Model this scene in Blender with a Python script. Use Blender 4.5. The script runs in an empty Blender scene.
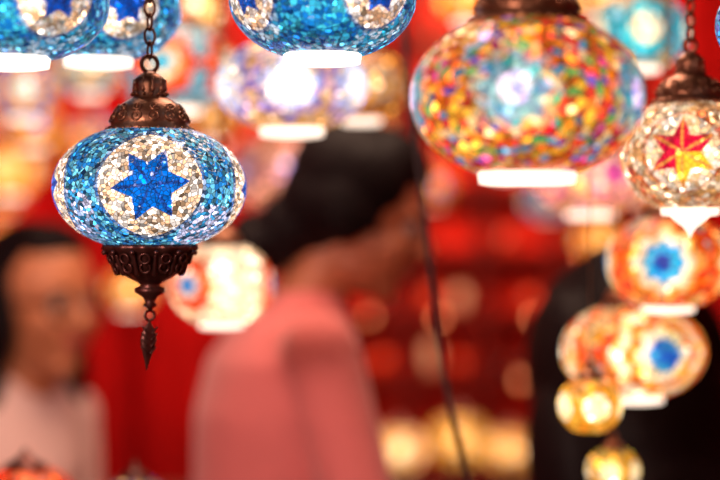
import bpy, bmesh, math, random
import numpy as np
from mathutils import Vector, Matrix, Euler
random.seed(7); np.random.seed(7)
S = bpy.context.scene
COL = S.collection
S.view_settings.view_transform = 'Standard'
CEIL = 2.5

# ---------------------------------------------------------------- materials
def nm(name):
    m = bpy.data.materials.new(name); m.use_nodes = True
    nt = m.node_tree; return m, nt, nt.nodes['Principled BSDF']
def simple(name, col, rough=.6, metal=0, noise=.0, nscale=20, emis=0, ecol=None, bump=0, sheen=0, spec=.5):
    m, nt, b = nm(name)
    b.inputs['Roughness'].default_value = rough
    b.inputs['Metallic'].default_value = metal
    b.inputs['Specular IOR Level'].default_value = spec
    if sheen: b.inputs['Sheen Weight'].default_value = sheen
    b.inputs['Base Color'].default_value = (*col, 1)
    tc = nt.nodes.new('ShaderNodeTexCoord')
    n = nt.nodes.new('ShaderNodeTexNoise'); n.inputs['Scale'].default_value = nscale; n.inputs['Detail'].default_value = 5
    nt.links.new(tc.outputs['Object'], n.inputs['Vector'])
    mx = nt.nodes.new('ShaderNodeMix'); mx.data_type = 'RGBA'
    mx.inputs[6].default_value = (*[c*(1-noise) for c in col], 1)
    mx.inputs[7].default_value = (*[min(1, c*(1+noise)) for c in col], 1)
    nt.links.new(n.outputs['Fac'], mx.inputs[0]); nt.links.new(mx.outputs[2], b.inputs['Base Color'])
    if bump:
        bp = nt.nodes.new('ShaderNodeBump'); bp.inputs['Strength'].default_value = bump; bp.inputs['Distance'].default_value = .004
        nt.links.new(n.outputs['Fac'], bp.inputs['Height']); nt.links.new(bp.outputs[0], b.inputs['Normal'])
    if emis:
        b.inputs['Emission Color'].default_value = (*(ecol or col), 1); b.inputs['Emission Strength'].default_value = emis
    return m

def mosaic(name, scale, strength, confetti=0., contrast=1., grout=.35, sparkle=0., tilt=.5, clear=0.):
    m, nt, b = nm(name); N = nt.nodes.new; L = nt.links.new
    tc = N('ShaderNodeTexCoord')
    v = N('ShaderNodeTexVoronoi'); v.inputs['Scale'].default_value = scale
    e = N('ShaderNodeTexVoronoi'); e.feature = 'DISTANCE_TO_EDGE'; e.inputs['Scale'].default_value = scale
    L(tc.outputs['Object'], v.inputs['Vector']); L(tc.outputs['Object'], e.inputs['Vector'])
    sep = N('ShaderNodeSeparateColor'); L(v.outputs['Color'], sep.inputs[0])
    aA = N('ShaderNodeAttribute'); aA.attribute_name = 'ColA'
    aB = N('ShaderNodeAttribute'); aB.attribute_name = 'ColB'
    sel = N('ShaderNodeMapRange'); sel.inputs[1].default_value = .35; sel.inputs[2].default_value = .65
    L(sep.outputs[0], sel.inputs[0])
    mx = N('ShaderNodeMix'); mx.data_type = 'RGBA'
    L(sel.outputs[0], mx.inputs[0]); L(aA.outputs['Color'], mx.inputs[6]); L(aB.outputs['Color'], mx.inputs[7])
    cur = mx.outputs[2]
    if confetti > 0:
        rp = N('ShaderNodeValToRGB'); cr = rp.color_ramp; cr.interpolation = 'CONSTANT'
        cols = [(0, (1, .26, .015)), (.18, (1, .50, .04)), (.36, (.90, .015, .03)), (.54, (1, .66, .28)), (.62, (.005, .36, .62)), (.71, (1, .13, .01)), (.82, (.02, .45, .10)), (.89, (.75, .03, .30)), (.95, (.12, .06, .6))]
        cr.elements[0].position = 0; cr.elements[0].color = (*cols[0][1], 1)
        cr.elements[1].position = cols[1][0]; cr.elements[1].color = (*cols[1][1], 1)
        for p, c in cols[2:]:
            el = cr.elements.new(p); el.color = (*c, 1)
        L(sep.outputs[2], rp.inputs[0])
        cm = N('ShaderNodeMix'); cm.data_type = 'RGBA'
        mf = N('ShaderNodeMath'); mf.operation = 'MULTIPLY'; mf.inputs[1].default_value = confetti
        L(aB.outputs['Alpha'], mf.inputs[0]); L(mf.outputs[0], cm.inputs[0])
        L(cur, cm.inputs[6]); L(rp.outputs[0], cm.inputs[7]); cur = cm.outputs[2]
    br = N('ShaderNodeMapRange'); br.inputs[3].default_value = 1 - .65*contrast; br.inputs[4].default_value = 1 + .45*contrast
    L(sep.outputs[1], br.inputs[0])
    fl = N('ShaderNodeMix'); fl.data_type = 'FLOAT'; fl.inputs[2].default_value = 1
    am = N('ShaderNodeMapRange'); am.inputs[3].default_value = .25; am.inputs[4].default_value = 1
    L(aB.outputs['Alpha'], am.inputs[0]); L(am.outputs[0], fl.inputs[0]); L(br.outputs[0], fl.inputs[3])
    ed = N('ShaderNodeMapRange'); ed.inputs[1].default_value = .02; ed.inputs[2].default_value = .12; ed.inputs[3].default_value = grout
    L(e.outputs['Distance'], ed.inputs[0])
    mu = N('ShaderNodeMath'); mu.operation = 'MULTIPLY'; L(fl.outputs[0], mu.inputs[0]); L(ed.outputs[0], mu.inputs[1])
    sc = N('ShaderNodeVectorMath'); sc.operation = 'SCALE'; L(cur, sc.inputs[0]); L(mu.outputs[0], sc.inputs['Scale'])
    hf = N('ShaderNodeVectorMath'); hf.operation = 'SCALE'; L(sc.outputs[0], hf.inputs[0]); hf.inputs['Scale'].default_value = .3
    L(hf.outputs[0], b.inputs['Base Color']); L(sc.outputs[0], b.inputs['Emission Color'])
    st = N('ShaderNodeMath'); st.operation = 'MULTIPLY'; st.inputs[1].default_value = strength
    L(aA.outputs['Alpha'], st.inputs[0]); last = st.outputs[0]
    if sparkle:   # a few random tiles emit extra: glints painted into the emission
        gt = N('ShaderNodeMath'); gt.operation = 'GREATER_THAN'; gt.inputs[1].default_value = .95; L(sep.outputs[1], gt.inputs[0])
        ml = N('ShaderNodeMath'); ml.operation = 'MULTIPLY_ADD'; ml.inputs[1].default_value = sparkle; ml.inputs[2].default_value = 1; L(gt.outputs[0], ml.inputs[0])
        m2 = N('ShaderNodeMath'); m2.operation = 'MULTIPLY'; L(last, m2.inputs[0]); L(ml.outputs[0], m2.inputs[1]); last = m2.outputs[0]
    L(last, b.inputs['Emission Strength'])
    b.inputs['Roughness'].default_value = .16; b.inputs['Specular IOR Level'].default_value = .5
    # every glass chip sits at its own slight tilt
    sb = N('ShaderNodeVectorMath'); sb.operation = 'SUBTRACT'; sb.inputs[1].default_value = (.5, .5, .5); L(v.outputs['Color'], sb.inputs[0])
    sl = N('ShaderNodeVectorMath'); sl.operation = 'SCALE'; sl.inputs['Scale'].default_value = tilt; L(sb.outputs[0], sl.inputs[0])
    ge = N('ShaderNodeNewGeometry'); ad = N('ShaderNodeVectorMath'); ad.operation = 'ADD'; L(ge.outputs['Normal'], ad.inputs[0]); L(sl.outputs[0], ad.inputs[1])
    no = N('ShaderNodeVectorMath'); no.operation = 'NORMALIZE'; L(ad.outputs[0], no.inputs[0])
    bp = N('ShaderNodeBump'); bp.inputs['Strength'].default_value = .6; bp.inputs['Distance'].default_value = .001
    L(ed.outputs[0], bp.inputs['Height']); L(no.outputs[0], bp.inputs['Normal']); L(bp.outputs[0], b.inputs['Normal'])
    if clear:   # stained glass: part of the light passes straight through, tinted
        tr = N('ShaderNodeBsdfTransparent'); L(cur, tr.inputs['Color'])
        ms = N('ShaderNodeMixShader'); ms.inputs[0].default_value = clear
        L(b.outputs[0], ms.inputs[1]); L(tr.outputs[0], ms.inputs[2])
        out = [n for n in nt.nodes if n.type == 'OUTPUT_MATERIAL'][0]; L(ms.outputs[0], out.inputs['Surface'])
    return m

BRONZE = simple('aged_bronze', (.26, .10, .055), .36, .85, .45, 90, bump=.3)
BRONZE_D = simple('dark_bronze', (.12, .04, .035), .38, .8, .5, 90, bump=.3)
COLLAR_W = simple('lit_glass_collar', (.9, .85, .8), .3, emis=1.8, ecol=(1, .82, .66))
COLLAR_P = simple('lit_glass_collar_soft', (.9, .7, .6), .3, emis=.9, ecol=(1, .55, .35))
BULB = simple('warm_bulb', (1, .9, .7), .4, emis=4.5, ecol=(1, .88, .70))

# ---------------------------------------------------------------- mesh helpers
def obj(name, me, mat=None, parent=None, smooth=True):
    o = bpy.data.objects.new(name, me); COL.objects.link(o)
    for m in (mat if isinstance(mat, list) else [mat]):
        if m: me.materials.append(m)
    if smooth: me.polygons.foreach_set('use_smooth', [True]*len(me.polygons))
    if parent: o.parent = parent
    return o
def empty(name, loc=(0, 0, 0), rz=0):
    e = bpy.data.objects.new(name, None); e.empty_display_size = .05; e.location = loc; e.rotation_euler[2] = rz
    COL.objects.link(e); return e
def bm_lathe(bm, prof, seg=40, off=(0, 0, 0), scallop=None):
    rings = []
    for i, (r, z) in enumerate(prof):
        ring = []
        for k in range(seg):
            a = 2*math.pi*k/seg
            rr = r*(1 + (scallop[1]*math.cos(scallop[0]*a) if scallop and scallop[2] <= i <= scallop[3] else 0))
            ring.append(bm.verts.new((off[0]+rr*math.cos(a), off[1]+rr*math.sin(a), off[2]+z)))
        rings.append(ring)
    for a, b in zip(rings, rings[1:]):
        for k in range(seg):
            bm.faces.new((a[k], a[(k+1) % seg], b[(k+1) % seg], b[k]))
    for ring in (rings[0], rings[-1]):
        try: bm.faces.new(ring)
        except Exception: pass
def bm_torus(bm, M, R, r, sx=1, seg=14, cs=6):
    g = []
    for i in range(seg):
        a = 2*math.pi*i/seg; row = []
        for j in range(cs):
            t = 2*math.pi*j/cs
            p = Vector(((R+r*math.cos(t))*math.cos(a)*sx, (R+r*math.cos(t))*math.sin(a), r*math.sin(t)))
            row.append(bm.verts.new(M @ p))
        g.append(row)
    for i in range(seg):
        for j in range(cs):
            bm.faces.new((g[i][j], g[(i+1) % seg][j], g[(i+1) % seg][(j+1) % cs], g[i][(j+1) % cs]))
def bm_ell(bm, c, r, rot=None, u=20, v=12):
    M = Matrix.Translation(c)
    if rot is not None: M = M @ (rot.to_4x4() if isinstance(rot, Matrix) else Euler(rot).to_matrix().to_4x4())
    if not hasattr(r, '__len__'): r = (r, r, r)
    bmesh.ops.create_uvsphere(bm, u_segments=u, v_segments=v, radius=1, matrix=M @ Matrix.Diagonal((*r, 1)))
def bm_cap(bm, p0, p1, r0, r1, seg=14):
    p0 = Vector(p0); p1 = Vector(p1); d = p1-p0; q = d.to_track_quat('Z', 'Y').to_matrix()
    prof = []; L = d.length
    for i in range(5): a = math.pi/2*(1-i/4); prof.append((r0*math.cos(a)+1e-5, -r0*math.sin(a)))
    for i in range(5): a = math.pi/2*(i/4); prof.append((r1*math.cos(a)+1e-5, L+r1*math.sin(a)))
    rings = []
    for r, z in prof:
        rings.append([bm.verts.new(p0 + q @ Vector((r*math.cos(2*math.pi*k/seg), r*math.sin(2*math.pi*k/seg), z))) for k in range(seg)])
    for a, b in zip(rings, rings[1:]):
        for k in range(seg): bm.faces.new((a[k], a[(k+1) % seg], b[(k+1) % seg], b[k]))
    bm.faces.new(list(reversed(rings[0]))); bm.faces.new(rings[-1])
def bm_loft(bm, secs, fwd, lat, seg=28):
    rings = []
    for c, a, b in secs:
        c = Vector(c)
        rings.append([bm.verts.new(c + fwd*(a*math.cos(2*math.pi*k/seg)) + lat*(b*math.sin(2*math.pi*k/seg))) for k in range(seg)])
    for a, b in zip(rings, rings[1:]):
        for k in range(seg): bm.faces.new((a[k], a[(k+1) % seg], b[(k+1) % seg], b[k]))
    bm.faces.new(rings[0]); bm.faces.new(rings[-1])
def box(bm, c, s):
    bmesh.ops.create_cube(bm, size=1, matrix=Matrix.Translation(c) @ Matrix.Diagonal((*s, 1)))
def finish(bm, name, mat, parent=None, smooth=True, norm=True):
    if norm: bmesh.ops.recalc_face_normals(bm, faces=bm.faces)
    me = bpy.data.meshes.new(name); bm.to_mesh(me); bm.free()
    return obj(name, me, mat, parent, smooth)

# ---------------------------------------------------------------- mosaic globes
def in_star(u, v, ro, ri, n, rot=0):
    t = np.arctan2(v, u) - rot; r = np.hypot(u, v)
    w = 2*math.pi/n
    t = np.abs((t + w/2) % w - w/2)
    px, py = r*np.cos(t), r*np.sin(t)
    bx, by = ri*math.cos(math.pi/n), ri*math.sin(math.pi/n)
    return ((bx-ro)*(py-0) - (by-0)*(px-ro)) > 0, t
def globe(parent, R, H, P, mat, nu=128, nv=64, rtop=.42, rbot=.42):
    a0 = math.acos(rtop); a1 = math.acos(rbot)
    th = np.linspace(-a1, a0, nv)
    ex = .92
    r = R*np.abs(np.cos(th))**ex; z = H*np.sin(th)
    ph = np.linspace(0, 2*np.pi, nu, endpoint=False)
    PH, TH = np.meshgrid(ph, th); Rr = np.repeat(r[:, None], nu, 1); Z = np.repeat(z[:, None], nu, 1)
    X = Rr*np.cos(PH); Y = Rr*np.sin(PH)
    n = P.get('N', 4); w = 2*np.pi/n
    A = (PH + np.pi/2 - P.get('phase', 0) + w/2) % w - w/2
    medR = P.get('medR', .55)
    u = R*np.sin(A)*(.5+.5*Rr/R)/(medR*R); v = Z/(medR*R)*P.get('vs', 1.)
    rho = np.hypot(u, v)
    ca = np.ones(X.shape+(4,)); cb = np.ones(X.shape+(4,))
    def put(mask, a, b, glow, flat): 
        ca[mask, :3] = a; cb[mask, :3] = b; ca[mask, 3] = glow; cb[mask, 3] = flat
    bg = P['bg']; put(np.ones(X.shape, bool), bg[0], bg[1], P.get('bgglow', 1), 1)
    if 'bg2' in P:
        f = np.sin(PH*P.get('b2f', 5)+Z/H*3)+np.sin(PH*3-Z/H*4+1)
        put(f > .6, P['bg2'][0], P['bg2'][1], P.get('bgglow', 1), 1)
    for (rad, pet, amp, a, b, g, fl) in P.get('rings', []):
        ang = np.arctan2(v, u)
        put(rho < rad*(1+amp*np.cos(pet*ang)), a, b, g, fl)
    if 'star' in P:
        ro, ri, k, c1, c2 = P['star']
        m, t = in_star(u, v, ro, ri, k, P.get('srot', math.pi/2))
        put(m, c1, c1, P.get('sglow', 1), 0.15)
        if 'star2' in P:
            m2 = m & (v < 0) & (u > -.15); put(m2, P['star2'], P['star2'], 1, .15)
        ln = m & (np.abs(t) < .05/(rho+.15))
        put(ln, c2, c2, P.get('sglow', 1), 0.15)
    # inner bulb glow painted into the emission gain, strongest slightly below the middle
    gl = .68+.6*np.exp(-((Z/H+.15)**2)*3.)
    ca[..., 3] *= gl
    idx = np.arange(nu*nv).reshape(nv, nu)
    q = np.stack([idx[:-1], np.roll(idx[:-1], -1, 1), np.roll(idx[1:], -1, 1), idx[1:]], -1).reshape(-1, 4)
    me = bpy.data.meshes.new('globe')
    me.from_pydata(np.stack([X, Y, Z], -1).reshape(-1, 3).tolist(), [], q.tolist())
    for nme, arr in (('ColA', ca), ('ColB', cb)):
        at = me.attributes.new(nme, 'FLOAT_COLOR', 'POINT'); at.data.foreach_set('color', arr.reshape(-1).astype(np.float32))
    bm = bmesh.new(); bm_ell(bm, (0, 0, -.05*H), (R*.34, R*.34, H*.42), u=20, v=12)
    bm_lathe(bm, [(R*.12, H*.3), (R*.12, H*.88)], 12)
    finish(bm, 'bulb', BULB, parent)
    return obj('globe', me, mat, parent)

def chain(parent, z0, z1, pitch=.0125, mat=None, thin=False):
    bm = bmesh.new()
    if thin:
        bm_lathe(bm, [(.0007, z0), (.0007, z1)], 8); finish(bm, 'wire', mat or BRONZE, parent)
    else:
        n = max(1, int((z1-z0)/pitch)); p = (z1-z0)/n
        for i in range(n):
            M = Matrix.Translation((0, 0, z0+(i+.5)*p)) @ Euler((0, 0, (i % 2)*math.pi/2+.5)).to_matrix().to_4x4() @ Euler((0, math.pi/2, 0)).to_matrix().to_4x4()
            bm_torus(bm, M, p*.40, p*.10, sx=1.5, seg=10, cs=5)
        finish(bm, 'chain', mat or BRONZE, parent)
    bm = bmesh.new(); bm_lathe(bm, [(.001, z1-.022), (.012, z1-.02), (.028, z1-.006), (.03, z1)], 20); finish(bm, 'ceiling_hook', mat or BRONZE, parent)

def cap_simple(parent, R, H, s, detail=0, mat=None):
    z = H*math.sin(math.acos(.42)) - .002
    bm = bmesh.new()
    prof = [(s*.9, z-.003), (s*1.06, z), (s*1.06, z+s*.10), (s*.95, z+s*.16), (s*.97, z+s*.26), (s*.90, z+s*.45), (s*.76, z+s*.64), (s*.55, z+s*.78), (s*.40, z+s*.86), (s*.42, z+s*.95),
            (s*.36, z+s*1.02), (s*.42, z+s*1.14), (s*.36, z+s*1.32), (s*.2, z+s*1.45), (s*.1, z+s*1.5)]
    bm_lathe(bm, prof, 64 if detail else 28)
    if detail:
        for k in range(30):
            a = 2*math.pi*k/30; bm_ell(bm, (s*1.05*math.cos(a), s*1.05*math.sin(a), z+s*.05), s*.055, u=8, v=6)
        for zz, rr, cnt, tr in ((.36, .935, 14, .12), (.58, .81, 12, .10)):
            for k in range(cnt):
                a = 2*math.pi*(k+.5*(zz > .5))/cnt
                nrm = Vector((math.cos(a), math.sin(a), .45 if zz < .5 else .8)).normalized()
                M = Matrix.Translation((s*rr*math.cos(a), s*rr*math.sin(a), z+s*zz)) @ nrm.to_track_quat('Z', 'Y').to_matrix().to_4x4()
                bm_torus(bm, M, s*tr, s*.028, seg=12, cs=5)
                bm_ell(bm, M.translation, s*.04, u=8, v=6)
        for k in range(14):
            a = 2*math.pi*k/14; bm_ell(bm, (s*.43*math.cos(a), s*.43*math.sin(a), z+s*.93), s*.05, u=8, v=6)
        for k in range(10):
            a = 2*math.pi*k/10; bm_cap(bm, (s*.38*math.cos(a), s*.38*math.sin(a), z+s*1.03), (s*.38*math.cos(a), s*.38*math.sin(a), z+s*1.28), s*.05, s*.03, 8)
    top = z+s*1.5
    M = Matrix.Translation((0, 0, top+s*.18)) @ Euler((math.pi/2, 0, .3)).to_matrix().to_4x4()
    bm_torus(bm, M, s*.2, s*.055, seg=20, cs=8)
    finish(bm, 'cap', mat or BRONZE, parent)
    return top+s*.34

def lamp(x, y, z, R, H, P, mat, cap=.42, coll=1, nu=112, nv=56, detail=0, finial=False, collmat=None, chmat=None, ch=1., thin=False):
    e = empty('mosaic_hanging_lamp', (x, y, z))
    globe(e, R, H, P, mat, nu, nv)
    top = cap_simple(e, R, H, R*cap, detail, chmat)
    chain(e, top, CEIL-z, mat=chmat, thin=thin)
    zb = -H*math.sin(math.acos(.42))
    if coll and not finial:
        bm = bmesh.new(); s = R*.42; q = R/.08*ch
        bm_lathe(bm, [(s*.9, zb+.002), (s*1.0, zb-.0005), (s*.97, zb-.0075*q), (s*.8, zb-.0085*q), (s*.78, zb-.005*q)], 40)
        finish(bm, 'bottom_collar', collmat or COLLAR_W, e)
    if coll == 2:
        bm = bmesh.new(); s = R*.3
        bm_lathe(bm, [(s, zb-.006), (s*.7, zb-.012), (s*.3, zb-.018), (s*.12, zb-.023), (.0005, zb-.028)], 24)
        finish(bm, 'glass_drop', COLLAR_W, e)
    if finial:
        f = bmesh.new()
        s = R*.47; k8 = .84
        prof = [(.8, .06), (1.0, 0), (1.02, -.12), (.9, -.2), (.86, -.3), (.80, -.50), (.66, -.70), (.46, -.88), (.28, -.98), (.2, -1.06),
                 (.34, -1.14), (.33, -1.24), (.16, -1.36), (.1, -1.5), (.16, -1.58), (.06, -1.66), (.03, -1.74)]
        bm_lathe(f, [(s*a, zb+s*b*k8) for a, b in prof], 64, scallop=(12, .05, 1, 6))
        for k in range(12):
            a = 2*math.pi*k/12
            for zz, rr in ((.30, .9), (.50, .79)):
                nrm = Vector((math.cos(a), math.sin(a), -.3)).normalized()
                M = Matrix.Translation((s*rr*math.cos(a), s*rr*math.sin(a), zb-s*zz)) @ nrm.to_track_quat('Z', 'Y').to_matrix().to_4x4()
                bm_torus(f, M, s*.11, s*.03, seg=12, cs=5)
            bm_ell(f, (s*1.0*math.cos(a+.26), s*1.0*math.sin(a+.26), zb-s*.17), s*.06, u=8, v=6)
            bm_cap(f, (s*.9*math.cos(a+.26), s*.9*math.sin(a+.26), zb-s*.24), (s*.72*math.cos(a+.26), s*.72*math.sin(a+.26), zb-s*.62), s*.03, s*.06, 8)
        zc = zb-s*1.55
        bm_torus(f, Matrix.Translation((0, 0, zc)) @ Euler((math.pi/2, 0, .4)).to_matrix().to_4x4(), s*.11, s*.03, seg=14, cs=6)
        prof = [(.02, -.1), (.05, -.18), (.12, -.28), (.17, -.42), (.19, -.57), (.15, -.74), (.09, -.92), (.04, -1.08), (.008, -1.22)]
        rot = Euler((0, .06, .5)).to_matrix()
        rings = []
        for r, zz in prof:
            rings.append([f.verts.new(Vector((0, 0, zc)) + rot @ Vector((s*r*math.cos(t), s*r*.38*math.sin(t), s*zz))) for t in [2*math.pi*k/12 for k in range(12)]])
        for a, b in zip(rings, rings[1:]):
            for k in range(12): f.faces.new((a[k], a[(k+1) % 12], b[(k+1) % 12], b[k]))
        for sd in (-1, 1):
            for zz in (-.38, -.52, -.66, -.82):
                p = Vector((0, 0, zc)) + rot @ Vector((sd*s*.06, -s*.06, s*zz)); q = Vector((0, 0, zc)) + rot @ Vector((sd*s*.17, -s*.03, s*(zz+.12)))
                bm_cap(f, p, q, s*.03, s*.02, 6)
        finish(f, 'finial', BRONZE_D, e)
    return e

W = (1, .84, .60); YE = (1, .42, .03); OR = (1, .14, .01); RE = (.85, .012, .01); TL = (.01, .42, .60)
CR = (1, .52, .16); NV = (.01, .04, .35); GR = (.03, .45, .12)
M_blue = mosaic('mosaic_glass_blue', 270, 1.1, .0, 1.4, .22, sparkle=2., tilt=.9)
M_blue2 = mosaic('mosaic_glass_blue_fine', 230, .85, .0, 1.2, .3, sparkle=2.5, clear=.16)
M_conf = mosaic('mosaic_glass_multicolour', 145, 1.05, .88, 1.05, .25, sparkle=1.5, clear=.16)
M_conf2 = mosaic('mosaic_glass_multicolour_bright', 140, 1.1, .12, .9, .4, sparkle=2, clear=.2)
M_warm = mosaic('mosaic_glass_warm', 140, .85, .12, .9, .4, sparkle=4, clear=.25)
M_white = mosaic('mosaic_glass_pale', 150, 1.2, .10, .8, .45, sparkle=3, clear=.22)
M_dim = mosaic('mosaic_glass_dim', 130, .42, .15, .9, .4, sparkle=6, clear=.15)
M_flow = mosaic('mosaic_glass_flower', 180, 1.0, .1, 1., .35, sparkle=2, clear=.12)
M_flow2 = mosaic('mosaic_glass_flower_bright', 160, 1.1, .08, .9, .4, sparkle=2, clear=.3)

P_focus = dict(N=4, phase=.13, medR=.53, vs=1.02, bg=((.01, .17, .48), (.14, .52, .70)), bg2=((.04, .32, .62), (.75, .72, 1.)), b2f=4,
               rings=[(1.04, 0, 0, (.04, .14, .40), (.3, .4, .6), .9, 1), (.97, 0, 0, (1., .60, .34), (1., .86, .76), 1.1, 1), ],
               star=(.74, .42, 6, (.0, .17, .74), (.01, .08, .40)), sglow=.85, srot=.10)
lamp(-.188, 1.52, 1.547, .0865, .0565, P_focus, M_blue, nu=640, nv=320, detail=1, finial=True)
P_b2 = dict(P_focus); P_b2.update(phase=.70, bg=((.005, .15, .50), (.04, .45, .68)), bg2=((.02, .36, .62), (.5, .68, .85)), medR=.42, star=(.66, .40, 6, (.0, .10, .6), (.02, .08, .4)))
lamp(-.290, 1.40, 1.695, .083, .050, P_b2, M_blue2, nu=256, nv=128)
P_b3 = dict(P_b2); P_b3.update(phase=.5)
lamp(-.2525, 1.64, 1.720, .080, .050, P_b3, M_blue2, nu=256, nv=128)
P_b4 = dict(P_b2); P_b4.update(phase=.66)
lamp(-.032, 1.45, 1.706, .080, .053, P_b4, M_blue2, nu=320, nv=160)
P4 = dict(N=6, phase=0, medR=.50, bg=((1, .50, .10), (1, .66, .35)), rings=[(1, 8, .08, (.25, .22, .75), (.8, .5, .6), .9, 1), (.78, 8, .1, (.42, .52, .95), (1, .80, .6), 1.1, .6), (.5, 0, 0, (.6, .72, 1), W, 1.5, .4)])
lamp(-.075, 1.87, 1.6705, .085, .053, P4, M_flow2)
P4b = dict(N=5, phase=.4, medR=.5, bg=((1, .4, .06), (.9, .25, .06)), rings=[(.9, 0, 0, YE, W, 1, 1)])
lamp(.002, 2.2, 1.70, .062, .048, P4b, M_dim)
P5 = dict(N=6, phase=.2, medR=.5, bg=((.85, .25, .14), (1, .42, .25)), rings=[(.9, 0, 0, (.7, .25, .3), (1, .5, .4), 1, 1), (.5, 0, 0, (.35, .25, .5), (.6, .4, .5), 1, 1)])
lamp(-.1245, 2.9, 1.615, .096, .072, P5, M_dim, collmat=COLLAR_P)
PF = lambda phase, c0, c1, c2, bg, n=5: dict(N=n, phase=phase, medR=.62, bg=bg, rings=[(1, 10, .05, c2, c2, 1., .8), (.82, 8, .1, c1, c1, .9, .4), (.52, 8, .1, W, YE, 1.2, .4), (.36, 0, 0, c0, c0, .9, .2)])
P6 = dict(N=3, phase=-.62, medR=.66, bg=(W, (1, .7, .4)), bgglow=1.5, rings=[(1, 10, .05, (1, .6, .3), W, 1, .8), (.74, 0, 0, (.95, .06, .02), OR, .75, .4), (.42, 8, .15, (1, .6, .4), W, 1, .3), (.27, 0, 0, (.05, .3, .75), (.05, .3, .75), .8, .2)])
lamp(-.163, 2.0, 1.448, .062, .050, P6, M_white)
P7 = dict(N=5, phase=-.1, medR=.66, bg=((1, .42, .08), (.05, .5, .65)), rings=[(1, 8, .06, TL, (.3, .75, .85), .9, .8), (.80, 8, .1, RE, OR, .9, .4), (.45, 8, .1, YE, W, 1.1, .4), (.25, 0, 0, TL, TL, .9, .2)])
lamp(-.25, 2.3, 1.733, .084, .060, P7, M_flow)
# large multicolour lamp, upper right
P9 = dict(N=5, phase=-.20, medR=.40, bg=((1, .36, .03), (1, .55, .12)), bg2=((.9, .06, .03), (.95, .18, .30)), b2f=6,
          rings=[(1.14, 8, .08, (.85, .04, .01), (1, .4, .05), .9, 1), (.92, 8, .09, (1, .65, .25), (.1, .5, .7), 1., .7), (.70, 8, .14, (.0, .34, .50), (.04, .5, .62), .95, .25), (.34, 0, 0, (.80, .78, 1), (.4, .4, .9), 1.3, .2)])
lamp(.1277, 1.30, 1.609, .0895, .0635, P9, M_conf, nu=256, nv=128, detail=1, cap=.46)
# right star lamp
P10 = dict(N=4, phase=-.30, medR=.56, bg=((.95, .48, .18), (1, .80, .55)), bg2=((.9, .16, .05), (.95, .55, .25)), b2f=8,
           rings=[(1.02, 0, 0, (.7, .15, .05), (.95, .5, .3), .9, 1), (.95, 0, 0, (1, .68, .36), (1, .86, .70), 1.15, 1)], star=(.92, .46, 6, (.68, .003, .04), (.9, .3, .06)), star2=(1, .5, .03))
lamp(.3145, 1.62, 1.581, .066, .056, P10, M_flow, coll=2, nu=320, nv=160, detail=1, cap=.5)
lamp(.311, 2.3, 1.588, .078, .056, PF(.3, (.8, .1, .4), (1, .25, .35), CR, ((1, .42, .12), (.9, .35, .45))), M_conf2)
P12 = dict(N=4, phase=-.26, medR=.74, bg=((1, .32, .03), (.95, .5, .15)), bg2=((.03, .42, .4), (1, .22, .02)), rings=[(1, 10, .05, (.9, .03, .01), (1, .18, .01), .95, .5), (.8, 8, .08, (1, .36, .03), (1, .5, .15), 1., .4), (.62, 8, .1, (1, .80, .5), W, 1.2, .3), (.42, 8, .1, (.0, .26, .65), (.02, .38, .65), .9, .2), (.2, 0, 0, (.01, .05, .3), NV, .9, .2)])
lamp(.341, 1.88, 1.476, .069, .054, P12, M_conf2)
P13 = dict(P12); P13.update(N=3, phase=.28, bg=((1, .42, .04), (.85, .6, .2)), rings=[(1.1, 10, .05, (1, .07, .01), (1, .3, .03), .95, .5), (.90, 8, .05, (1, .65, .15), W, 1.2, .4), (.70, 8, .08, (.95, .08, .01), (1, .3, .02), .95, .4), (.52, 8, .1, W, (1, .7, .15), 1.2, .3), (.32, 0, 0, (.0, .12, .55), (.02, .35, .65), .9, .2)])
lamp(.315, 1.96, 1.372, .083, .056, P13, M_conf2, thin=True)
PY = dict(N=5, phase=.1, medR=.66, bg=((1, .34, .02), (1, .5, .05)), rings=[(1, 8, .06, (.9, .45, .03), (1, .45, .04), 1, .6), (.65, 0, 0, (1, .75, .3), W, 1.6, .3)])
PG = dict(PY); PG.update(bg=((.5, .55, .05), (1, .40, .04)), phase=-.3)
lamp(.2436, 1.80, 1.325, .034, .031, PY, M_conf2, coll=0, thin=True)
lamp(.349, 2.12, 1.759, .060, .048, PF(.0, W, (.0, .5, .6), TL, ((.2, .6, .5), (1, .5, .15))), M_flow2)
lamp(.350, 2.45, 1.86, .058, .042, PF(.0, W, CR, YE, (W, CR)), M_white)
lamp(.366, 1.46, 1.685, .06, .045, P_b2, M_blue2)
lamp(.160, 2.6, 1.868, .045, .036, PF(.0, YE, YE, OR, (YE, CR)), M_white)
lamp(.474, 3.4, 1.504, .05, .042, PF(.0, YE, YE, OR, (YE, CR)), M_warm, thin=True)
lamp(.283, 1.90, 1.243, .030, .026, PG, M_warm, coll=0, thin=True)
lamp(-.700, 3.4, 1.64, .064, .055, PF(.0, CR, YE, OR, (CR, YE)), M_white)
lamp(-.605, 3.15, 1.716, .056, .048, PF(.3, (.02, .1, .6), YE, OR, (YE, CR)), M_warm)
lamp(-.535, 2.7, 1.738, .056, .048, PF(.2, TL, YE, (.1, .2, .8), (CR, (.2, .3, .8))), M_warm)
lamp(-.47, 2.95, 1.80, .06, .05, PF(.0, TL, YE, TL, (TL, YE)), M_warm)
lamp(-.62, 3.8, 1.70, .07, .055, PF(.0, RE, YE, OR, (OR, YE)), M_dim)
lamp(-.26, 2.65, 1.858, .05, .04, PF(.0, W, CR, YE, (W, CR)), M_white)
lamp(-.30, 3.5, 1.747, .06, .05, PF(.0, CR, YE, OR, (OR, YE)), M_dim)
lamp(.012, 3.9, 1.752, .06, .05, PF(.0, CR, YE, OR, (OR, CR)), M_warm)
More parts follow.
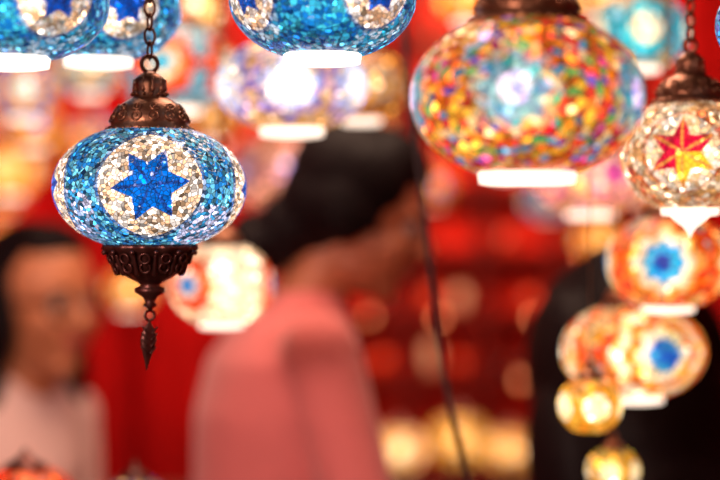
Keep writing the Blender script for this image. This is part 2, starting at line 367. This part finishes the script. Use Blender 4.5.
lamp(-.474, 3.5, 1.40, .055, .05, PF(.0, CR, YE, OR, (CR, OR)), M_warm)
lamp(-.40, 3.9, 1.44, .05, .045, PF(.0, RE, YE, OR, (OR, OR)), M_dim)
lamp(-.80, 3.9, 1.80, .06, .05, PF(.0, CR, YE, OR, (CR, OR)), M_warm)
lamp(.62, 3.6, 1.62, .06, .05, PF(.0, CR, YE, OR, (CR, OR)), M_warm)
lamp(.33, 3.9, 1.70, .06, .05, PF(.0, CR, YE, OR, (CR, OR)), M_dim)
PALS = [(RE, YE, OR, (OR, YE)), ((.02, .1, .6), YE, RE, (OR, RE)), (TL, OR, (.7, .04, .3), (RE, OR)), (YE, TL, (.02, .15, .6), (TL, (.02, .2, .6)))]
for i, (x, y, z, m) in enumerate(((-.90, 4.3, 1.62, M_dim), (-.46, 4.4, 1.83, M_dim), (-.72, 4.6, 1.78, M_warm), (-.33, 4.5, 1.66, M_dim), (-.55, 4.2, 1.58, M_dim), (.75, 4.3, 1.75, M_dim), (.52, 4.4, 1.84, M_dim), (-.12, 4.3, 1.9, M_dim), (-.85, 3.6, 1.75, M_warm), (-.40, 3.2, 1.68, M_warm), (.44, 4.0, 1.60, M_dim), (-.20, 4.7, 1.44, M_dim), (.19, 4.5, 1.64, M_dim), (-1.0, 4.7, 1.52, M_warm), (.24, 4.75, 1.93, M_warm))):
    lamp(x, y, z, .06, .05, PF(random.random(), *PALS[(i*3+1) % 4]), m, collmat=COLLAR_P)

# ---------------------------------------------------------------- table lamps on counters
WOOD = simple('dark_walnut', (.10, .03, .018), .5, 0, .4, 30)
def table(name, x, y, w, d, h):
    bm = bmesh.new()
    box(bm, (x, y, h-.02), (w, d, .04))
    box(bm, (x, y, h-.09), (w-.08, d-.08, .1))
    for sx in (-1, 1):
        for sy in (-1, 1):
            bm_lathe(bm, [(.03, 0), (.025, .05), (.035, .3), (.022, .34), (.03, .6*h), (.03, h-.05)], 12, (x+sx*(w/2-.06), y+sy*(d/2-.06), 0))
    finish(bm, name, WOOD, smooth=False)
def tlamp(x, y, zt, R, H, P, mat, stem):
    z = zt+stem+H*.9
    e = empty('mosaic_table_lamp', (x, y, z))
    globe(e, R, H, P, mat, 96, 48)
    bm = bmesh.new(); b = -z+zt
    s = R*.55
    bm_lathe(bm, [(s*1.2, b), (s*1.25, b+.006), (s*.8, b+.014), (s*.3, b+.03), (s*.25, b+stem*.5), (s*.4, b+stem*.6), (s*.25, b+stem*.7), (s*.5, -H*.95), (R*.45, -H*.88)], 32)
    bm_lathe(bm, [(R*.44, H*.87), (R*.4, H*1.0), (R*.2, H*1.15), (R*.08, H*1.3), (.001, H*1.45)], 24)
    finish(bm, 'base', BRONZE_D, e)
table('display_table', .15, 4.15, 1.5, .5, .86)
for (x, y, R, m, P) in ((.095, 4.1, .062, M_white, PF(0, W, CR, CR, (CR, (1, .6, .3)))), (.245, 4.2, .075, M_warm, PF(0, CR, YE, (.8, .5, .05), (CR, (.9, .5, .1)))), (.36, 4.1, .06, M_warm, PF(0, CR, CR, YE, (CR, CR))),
                        (-.12, 4.15, .06, M_dim, PF(0, CR, YE, OR, (OR, YE))), (.56, 4.2, .07, M_dim, PF(0, CR, YE, OR, (CR, YE)))):
    tlamp(x, y, .86, R, R*.85, P, m, .09)
table('side_table', -.40, 2.0, .46, .24, .98)
tlamp(-.394, 2.0, .98, .062, .045, PF(0, YE, RE, OR, (OR, RE)), M_warm, .17)
tlamp(-.262, 1.98, .98, .045, .04, PF(0, TL, W, NV, (NV, CR)), M_dim, .17)

# ---------------------------------------------------------------- slack cable
def cable(name, pts, r, mat):
    c = bpy.data.curves.new(name, 'CURVE'); c.dimensions = '3D'; c.bevel_depth = r; c.bevel_resolution = 3
    s = c.splines.new('BEZIER'); s.bezier_points.add(len(pts)-1)
    for b, p in zip(s.bezier_points, pts): b.co = p; b.handle_left_type = b.handle_right_type = 'AUTO'
    o = bpy.data.objects.new(name, c); COL.objects.link(o); c.materials.append(mat); return o
RUB = simple('black_cable_rubber', (.03, .008, .01), .5)
cable('hanging_power_cable', [(.03, 1.9, 2.5), (.044, 1.9, 1.9), (.050, 1.9, 1.724), (.065, 1.9, 1.589), (.078, 1.9, 1.478), (.095, 1.9, 1.343), (.121, 1.9, 1.232), (.2, 1.9, .9), (.26, 1.92, .4), (.27, 1.95, .01)], .0036, RUB)

# ---------------------------------------------------------------- people
def remesh(o, vox, sm=4):
    m = o.modifiers.new('rm', 'REMESH'); m.mode = 'VOXEL'; m.voxel_size = vox; m.use_smooth_shade = True
    s = o.modifiers.new('sm', 'SMOOTH'); s.iterations = sm; s.factor = .5
SKIN = lambda n, c: simple(n, c, .5, 0, .12, 12)
SK1 = SKIN('skin_warm_tan', (.60, .19, .09)); SK2 = SKIN('skin_light_tan', (.62, .20, .09))
HAIR = simple('black_hair', (.008, .003, .004), .6, 0, .5, 60, bump=.5, spec=.12)
PINK = simple('pink_knit', (.78, .17, .165), .85, 0, .12, 25, bump=.4, sheen=.3)
WHITE = simple('pale_cotton', (.86, .54, .50), .8, 0, .08, 20, bump=.3)
BLACK = simple('black_wool', (.006, .004, .010), .8, 0, .3, 40, bump=.3, spec=.1)
DENIM = simple('dark_denim', (.02, .03, .07), .8, 0, .3, 60)
LIP = simple('lips', (.50, .08, .06), .4); EYEW = simple('eye_white', (.5, .42, .38), .3); IRIS = simple('iris_dark', (.01, .005, .004), .1)
SHOE = simple('shoe_leather', (.03, .02, .02), .4)

def head(parent, loc, yaw, pitch, roll, skin, hair, style, scale=1.):
    M = Matrix.Translation(loc) @ Euler((0, 0, yaw)).to_matrix().to_4x4() @ Euler((roll, pitch, 0)).to_matrix().to_4x4() @ Matrix.Scale(scale, 4)
    def fin(bm, n, mat, vox=None, sm=3):
        bm.transform(M); o = finish(bm, n, mat, parent)
        if vox: remesh(o, vox, sm)
        return o
    b = bmesh.new()
    bm_ell(b, (-.01, 0, .03), (.096, .075, .09)); bm_ell(b, (.03, 0, -.03), (.058, .058, .084))
    bm_ell(b, (.058, 0, -.094), (.024, .026, .02)); bm_ell(b, (.015, 0, -.07), (.055, .052, .04))
    bm_cap(b, (.082, 0, .012), (.104, 0, -.026), .008, .0125); bm_ell(b, (.093, .012, -.03), .008); bm_ell(b, (.093, -.012, -.03), .008)
    bm_ell(b, (.075, 0, -.055), (.018, .026, .016))
    for s in (-1, 1):
        bm_ell(b, (.058, s*.036, -.03), (.026, .024, .03)); bm_ell(b, (.072, s*.03, .02), (.014, .026, .009))
        bm_ell(b, (-.003, s*.074, -.008), (.016, .008, .026), (0, .2, s*.3)); bm_ell(b, (.0, s*.076, -.03), (.008, .006, .011))
    bm_cap(b, (-.02, 0, -.05), (-.045, 0, -.17), .05, .055)
    fin(b, 'head', skin, .0045, 4)
    b = bmesh.new()
    bm_ell(b, (.0885, 0, -.0515), (.008, .022, .0055)); bm_ell(b, (.0880, 0, -.0605), (.009, .019, .0065)); fin(b, 'lips', LIP)
    b = bmesh.new(); [bm_ell(b, (.0735, s*.031, .0), .0122) for s in (-1, 1)]; fin(b, 'eyes', EYEW)
    b = bmesh.new(); [bm_ell(b, (.0835, s*.031, .0), (.0035, .006, .006)) for s in (-1, 1)]; fin(b, 'irises', IRIS)
    b = bmesh.new()
    for s in (-1, 1): bm_cap(b, (.089, s*.016, .022), (.08, s*.046, .026), .0035, .0022, 8)
    fin(b, 'eyebrows', hair)
    b = bmesh.new()
    if style == 'short_face':
        bm_ell(b, (-.030, 0, .043), (.094, .082, .086)); bm_ell(b, (-.058, 0, .0), (.066, .080, .085)); bm_ell(b, (.026, 0, .092), (.046, .058, .030), (0, .5, 0))
        for s in (-1, 1):
            bm_ell(b, (-.02, s*.076, -.03), (.045, .022, .085)); bm_ell(b, (-.03, s*.082, -.11), (.040, .026, .07))
        bm_ell(b, (-.07, 0, -.08), (.045, .085, .085))
    elif style == 'bun':
        bm_ell(b, (-.024, 0, .048), (.099, .086, .086)); bm_ell(b, (-.055, 0, .0), (.070, .080, .085)); bm_ell(b, (.030, 0, .090), (.056, .066, .036), (0, .5, 0))
        for s in (-1, 1):
            bm_ell(b, (.004, s*.062, .055), (.055, .026, .045), (0, .4, 0)); bm_ell(b, (-.022, s*.070, .0), (.045, .024, .050), (0, -.5, 0))
            bm_cap(b, (.03, s*.072, .02), (.035, s*.070, -.06), .006, .003, 8); bm_cap(b, (-.09, s*.05, -.05), (-.07, s*.05, -.12), .008, .003, 8)
        bm_ell(b, (-.118, .01, -.080), (.050, .056, .045)); bm_ell(b, (-.135, -.02, -.090), (.036, .045, .045), (0, .5, 0)); bm_ell(b, (-.085, 0, -.045), (.050, .066, .055))
        bm_ell(b, (-.10, -.03, -.055), (.035, .03, .05), (0, -.5, 0)); bm_ell(b, (-.15, .02, -.075), (.03, .04, .035))
    else:
        bm_ell(b, (-.022, 0, .048), (.100, .086, .088)); bm_ell(b, (-.055, 0, .0), (.070, .080, .085)); bm_ell(b, (.038, 0, .092), (.052, .062, .034), (0, .5, 0))
        for s in (-1, 1): bm_ell(b, (.018, s*.06, .055), (.05, .028, .05), (0, .3, 0))
        for s in (-1, 1):
            bm_ell(b, (-.01, s*.088, -.02), (.08, .036, .10)); bm_ell(b, (-.01, s*.108, -.13), (.060, .036, .10)); bm_ell(b, (.035, s*.062, .05), (.03, .02, .05)); bm_ell(b, (-.0, s*.120, -.23), (.05, .032, .10))
        bm_ell(b, (-.075, 0, -.09), (.055, .10, .12)); bm_ell(b, (-.085, 0, -.2), (.045, .10, .10)); bm_ell(b, (-.03, 0, .03), (.100, .092, .09))
    fin(b, 'hair', hair, .006, 4)
    if style == 'short_face':
        b = bmesh.new()
        for s in (-1, 1):
            bm_torus(b, Matrix.Translation((.094, s*.034, -.002)) @ Euler((0, math.pi/2, 0)).to_matrix().to_4x4(), .025, .003, sx=.85, seg=24, cs=6)
            bm_cap(b, (.092, s*.058, .002), (-.0, s*.08, .004), .0022, .0022, 6)
        bm_cap(b, (.096, -.011, .004), (.096, .011, .004), .0022, .0022, 6)
        fin(b, 'glasses', RUB)
def hand(b, w, d, n, side):
    d = Vector(d).normalized(); n = Vector(n); n = (n-n.dot(d)*d).normalized(); t = d.cross(n)*side
    w = Vector(w); R = Matrix((d, t, n)).transposed()
    bm_ell(b, w+d*.045, (.050, .040, .015), R); bm_ell(b, w+d*.06, (.035, .043, .013), R)
    for i, (off, L) in enumerate(((.030, .070), (.010, .080), (-.011, .074), (-.031, .058))):
        p = w+d*(.082-abs(off)*.15)+t*off; dd = (d+t*off*2).normalized(); r = .0092
        for j, (f, c) in enumerate(((.45, .2), (.32, .55), (.25, .9))):
            q = p+(dd*math.cos(c)+n*math.sin(c))*L*f; bm_cap(b, p, q, r, r*.92, 10); p = q; r *= .92
    p = w+d*.02+t*.03; q = w+d*.05+t*.058+n*.012; bm_cap(b, p, q, .014, .0115, 10)
    s = q+(d*.8+t*.3+n*.3)*.035; bm_cap(b, q, s, .0115, .009, 10)
def person(name, yaw, headloc, pitch, roll, headyaw, spine, arms, legs, skin, top, bottom, style, handdir=None, hs=1.):
    e = empty(name)
    f = Vector((math.cos(yaw), math.sin(yaw), 0)); l = Vector((-math.sin(yaw), math.cos(yaw), 0))
    head(e, headloc, headyaw, pitch, roll, skin, HAIR, style, hs)
    b = bmesh.new(); bm_loft(b, spine, f, l)
    for (sh, el, wr, rs) in arms:
        bm_cap(b, sh, el, rs[0], rs[1]); bm_cap(b, el, wr, rs[1], rs[2])
    o = finish(b, 'top', top, e); remesh(o, .008, 6)
    b = bmesh.new()
    for i, (sh, el, wr, rs) in enumerate(arms):
        sh, el, wr = Vector(sh), Vector(el), Vector(wr); d = (wr-el).normalized()
        bm_cap(b, wr-d*.03, wr+d*.025, rs[2]*.72, .021)
        nn = handdir[i] if handdir else (0, 0, -1)
        hand(b, wr+d*.02, d, nn, 1 if i == 0 else -1)
    o = finish(b, 'hands', skin, e); remesh(o, .0035, 2)
    b = bmesh.new(); pel = Vector(spine[-1][0])
    bm_loft(b, [(pel+Vector((0, 0, .08)), .10, .145), (pel+Vector((0, 0, 0)), .118, .172), (pel-Vector((0, 0, .08)), .115, .168), (pel-Vector((0, 0, .13)), .06, .10)], f, l)
    for s, (kn, an) in zip((-1, 1), legs):
        hip = pel + l*s*.085 - Vector((0, 0, .05)); bm_cap(b, hip, kn, .088, .056); bm_cap(b, kn, an, .056, .04)
    o = finish(b, 'trousers', bottom, e); remesh(o, .01, 5)
    b = bmesh.new()
    for kn, an in legs:
        a = Vector(an); bm_ell(b, (a.x, a.y, .05), (.05, .045, .05)); bm_ell(b, a.xy.to_3d()+f*.07+Vector((0, 0, .032)), (.11, .045, .032), (0, 0, yaw))
    o = finish(b, 'shoes', SHOE, e); remesh(o, .006, 3)
    return e
V = Vector
def sp(x, y, z, a, w): return (V((x, y, z)), a, w)
# woman in pink, seen from side/back, leaning toward the right
yaw = math.radians(20); l = V((-math.sin(yaw), math.cos(yaw), 0))
C = 2.44
spine = [sp(-.072, C, 1.430, .05, .05), sp(-.085, C, 1.402, .062, .085), sp(-.10, C, 1.372, .082, .140), sp(-.115, C, 1.33, .098, .168), sp(-.12, C, 1.25, .115, .163), sp(-.125, C, 1.16, .112, .15), sp(-.14, C, 1.05, .10, .135), sp(-.16, C, .96, .108, .158), sp(-.17, C, .88, .115, .17)]
shR = V((-.105, C, 1.350)) - l*.150; shL = V((-.105, C, 1.350)) + l*.150
person('woman_in_pink', yaw, (.003, 2.44, 1.537), math.radians(17), 0, math.radians(-6), spine,
       [(shR, shR+V((.075, -.03, -.27)), shR+V((.14, .02, -.44)), (.055, .048, .033)), (shL, shL+V((.05, .03, -.27)), shL+V((.14, -.02, -.42)), (.055, .045, .033))],
       [((-.11, C-.11, .48), (-.17, C-.11, .08)), ((-.20, C+.09, .48), (-.25, C+.09, .08))], SK1, PINK, DENIM, 'bun')
# woman with glasses at left
yaw = math.radians(-50); l = V((-math.sin(yaw), math.cos(yaw), 0)); C = 3.02; X = -.625
spine = [sp(X+.025, C, 1.285, .05, .055), sp(X+.02, C, 1.262, .06, .08), sp(X+.01, C, 1.235, .075, .115), sp(X, C, 1.18, .095, .145), sp(X, C, 1.10, .112, .148), sp(X, C, 1.0, .10, .135), sp(X, C, .90, .09, .122), sp(X, C, .84, .10, .15), sp(X, C, .78, .11, .165)]
a = V((X, C, 1.185)) - l*.13; c = V((X, C, 1.185)) + l*.13
fw = V((math.cos(yaw), math.sin(yaw), 0))
person('woman_with_glasses', yaw, (-.558, 2.98, 1.392), math.radians(2), 0, math.radians(-42), spine,
       [(a, a+V((-.02, 0, -.26)), a+fw*.12+V((0, 0, -.42)), (.05, .04, .028)), (c, c+V((.02, 0, -.26)), c+fw*.12+V((0, 0, -.42)), (.05, .04, .028))],
       [(a*1-V((0, 0, a.z-.42))+l*.05, a*1-V((0, 0, a.z-.08))+l*.05), (c*1-V((0, 0, c.z-.42))-l*.05, c*1-V((0, 0, c.z-.08))-l*.05)], SK2, WHITE, DENIM, 'short_face', hs=1.12)
# dark-haired person in black at the right, back to the viewer
yaw = math.radians(105); C = 2.34; X = .46
l = V((-math.sin(yaw), math.cos(yaw), 0))
spine = [sp(X-.03, C, 1.30, .05, .06), sp(X-.01, C, 1.27, .07, .10), sp(X, C, 1.24, .09, .16), sp(X, C, 1.18, .105, .185), sp(X, C, 1.08, .112, .18), sp(X, C, .97, .10, .15), sp(X, C, .88, .095, .135), sp(X, C, .80, .11, .165), sp(X, C, .74, .12, .175)]
a = V((X, C, 1.19)) - l*.165; c = V((X, C, 1.19)) + l*.155
person('long_haired_person_in_black', yaw, (.358, 2.32, 1.345), math.radians(14), math.radians(0), math.radians(112), spine,
       [(a, a+V((.03, .02, -.25)), a+V((.0, .16, -.40)), (.058, .042, .028)), (c, c+V((.0, .02, -.25)), c+V((.02, .16, -.38)), (.055, .042, .028))],
       [((X+.09, C, .42), (X+.09, C-.03, .08)), ((X-.09, C, .42), (X-.09, C-.03, .08))], SK1, BLACK, BLACK, 'long', hs=1.1)

# ---------------------------------------------------------------- room
def slab(name, c, s, mat):
    bm = bmesh.new(); box(bm, c, s); return finish(bm, name, mat, smooth=False)
REDW = simple('red_plaster', (.35, .008, .005), .8, 0, .3, 3, spec=.1)
FLR = simple('stone_floor', (.10, .05, .035), .5, 0, .4, 6)
CL = simple('dark_ceiling', (.04, .012, .008), .9, 0, .3, 5)
slab('floor', (0, 2, -.05), (3.8, 7.4, .1), FLR)
slab('ceiling', (0, 2, CEIL+.05), (3.8, 7.4, .1), CL)
slab('wall_back', (0, 5.45, 1.25), (3.6, .1, 2.5), REDW)
slab('wall_left', (-1.8, 2, 1.25), (.1, 7, 2.5), REDW)
slab('wall_right', (1.8, 2, 1.25), (.1, 7, 2.5), REDW)
def curtain(name, x0, x1, y, z0, z1, col, amp=.03, freq=42):
    nx, nz = int((x1-x0)*120), 14; vs = []; fs = []
    for j in range(nz+1):
        for i in range(nx+1):
            t = i/nx; x = x0+(x1-x0)*t; zz = z0+(z1-z0)*j/nz
            vs.append((x, y+amp*math.sin(freq*x+.6*math.sin(3*zz+x*4))*(.6+.4*math.sin(x*9+1)), zz))
    for j in range(nz):
        for i in range(nx): k = j*(nx+1)+i; fs.append((k, k+1, k+nx+2, k+nx+1))
    me = bpy.data.meshes.new(name); me.from_pydata(vs, [], fs)
    o = obj(name, me, simple(name+'_velvet', col, .85, 0, .95, 4.5, spec=.05), ); s = o.modifiers.new('t', 'SOLIDIFY'); s.thickness = .004
curtain('red_curtain', -1.65, -.17, 5.10, .02, 2.4, (.34, .004, .004), amp=.08, freq=24)
curtain('red_curtain', .87, 1.65, 5.10, .02, 2.4, (.30, .004, .004), amp=.08, freq=24)
SH = simple('red_lacquered_wood', (.60, .014, .004), .6, 0, .6, 4, spec=.1)
SHB = simple('dark_red_wood', (.11, .005, .003), .6, 0, .4, 6, spec=.1)
bm = bmesh.new()
box(bm, (.35, 5.36, 1.2), (.94, .03, 2.36))
n0 = len(bm.faces)
for x in (-.10, .15, .38, .60, .80): box(bm, (x, 5.27, 1.2), (.03, .16, 2.36))
for z in (.05, .45, .80, 1.08, 1.27, 1.46, 1.66, 1.88, 2.12, 2.36): box(bm, (.35, 5.27, z), (.93, .17, .025))
bm.faces.ensure_lookup_table()
for fc in bm.faces[n0:]: fc.material_index = 1
shelf = finish(bm, 'display_shelf', [SH, SHB], smooth=False)
CER = [simple('ceramic_white', (.75, .42, .25), .25), simple('ceramic_red', (.75, .05, .01), .25), simple('ceramic_dark', (.04, .01, .01), .25)]
bm = bmesh.new()
for z in (.8135, 1.0935, 1.2835, 1.4735, 1.6735, 1.8935):
    for x in (-.03, .07, .22, .31, .45, .53, .67, .74):
        if random.random() < .75:
            n0 = len(bm.faces); r = random.uniform(.022, .036); h = random.uniform(.03, .09)
            bm_lathe(bm, [(r*.5, 0), (r*.55, .006), (r*.9, h*.4), (r, h*.7), (r*.6, h*.9), (r*.75, h), (r*.5, h*.9), (r*.3, h*.3)], 16, (x, 5.25, z))
            bm.faces.ensure_lookup_table(); k = random.choice([0, 1, 1, 1, 2, 2, 2])
            for fc in bm.faces[n0:]: fc.material_index = k
finish(bm, 'ceramic_vases', CER)
# a few little bulbs pinned along the shelf's front edges
bm = bmesh.new()
for zz, xs in ((1.27, (.03, .24, .53)), (1.46, (.13, .68)), (1.08, (.49,))):
    for i, x in enumerate(xs):
        k = .6+.4*((i*7+int(x*100)) % 3)/2
        bm_lathe(bm, [(.001, -.026*k), (.009*k, -.02*k), (.010*k, -.01*k), (.005*k, .002), (.004*k, .01)], 10, (x, 5.175, zz))
finish(bm, 'fairy_lights', simple('fairy_bulb', (1, .5, .3), .3, emis=4, ecol=(1, .24, .08)), shelf)

# ---------------------------------------------------------------- lights
def area(name, loc, tgt, size, power, col):
    L = bpy.data.lights.new(name, 'AREA'); L.size = size; L.energy = power; L.color = col
    o = bpy.data.objects.new(name, L); COL.objects.link(o); o.location = loc
    o.rotation_euler = (V(tgt)-V(loc)).to_track_quat('-Z', 'Y').to_euler()
area('front_fill', (-1.2, -1.0, 2.2), (-.3, 2.6, 1.3), .7, 70, (1, .78, .66))  # unseen soft fill added at front left to brighten the figures
area('ceiling_light', (-.1, 2.3, 2.46), (-.1, 2.4, 0), .8, 24, (1, .70, .5))
area('back_light', (.35, 4.2, 2.4), (.35, 5.3, 1.3), .8, 52, (1, .6, .4))
area('back_light_left', (-.6, 4.1, 2.4), (-.5, 5.2, .9), .5, 32, (1, .6, .5))
w = bpy.data.worlds.new('World'); S.world = w; w.use_nodes = True
w.node_tree.nodes['Background'].inputs[0].default_value = (.6, .22, .15, 1); w.node_tree.nodes['Background'].inputs[1].default_value = .15

cam = bpy.data.cameras.new('camera'); co = bpy.data.objects.new('camera', cam); COL.objects.link(co)
co.location = (0, 0, 1.5); co.rotation_euler = (math.pi/2, 0, 0)
cam.lens = 85; cam.sensor_width = 36; cam.clip_start = .05
cam.dof.use_dof = True; cam.dof.focus_distance = 1.455; cam.dof.aperture_fstop = 1.9
S.camera = co
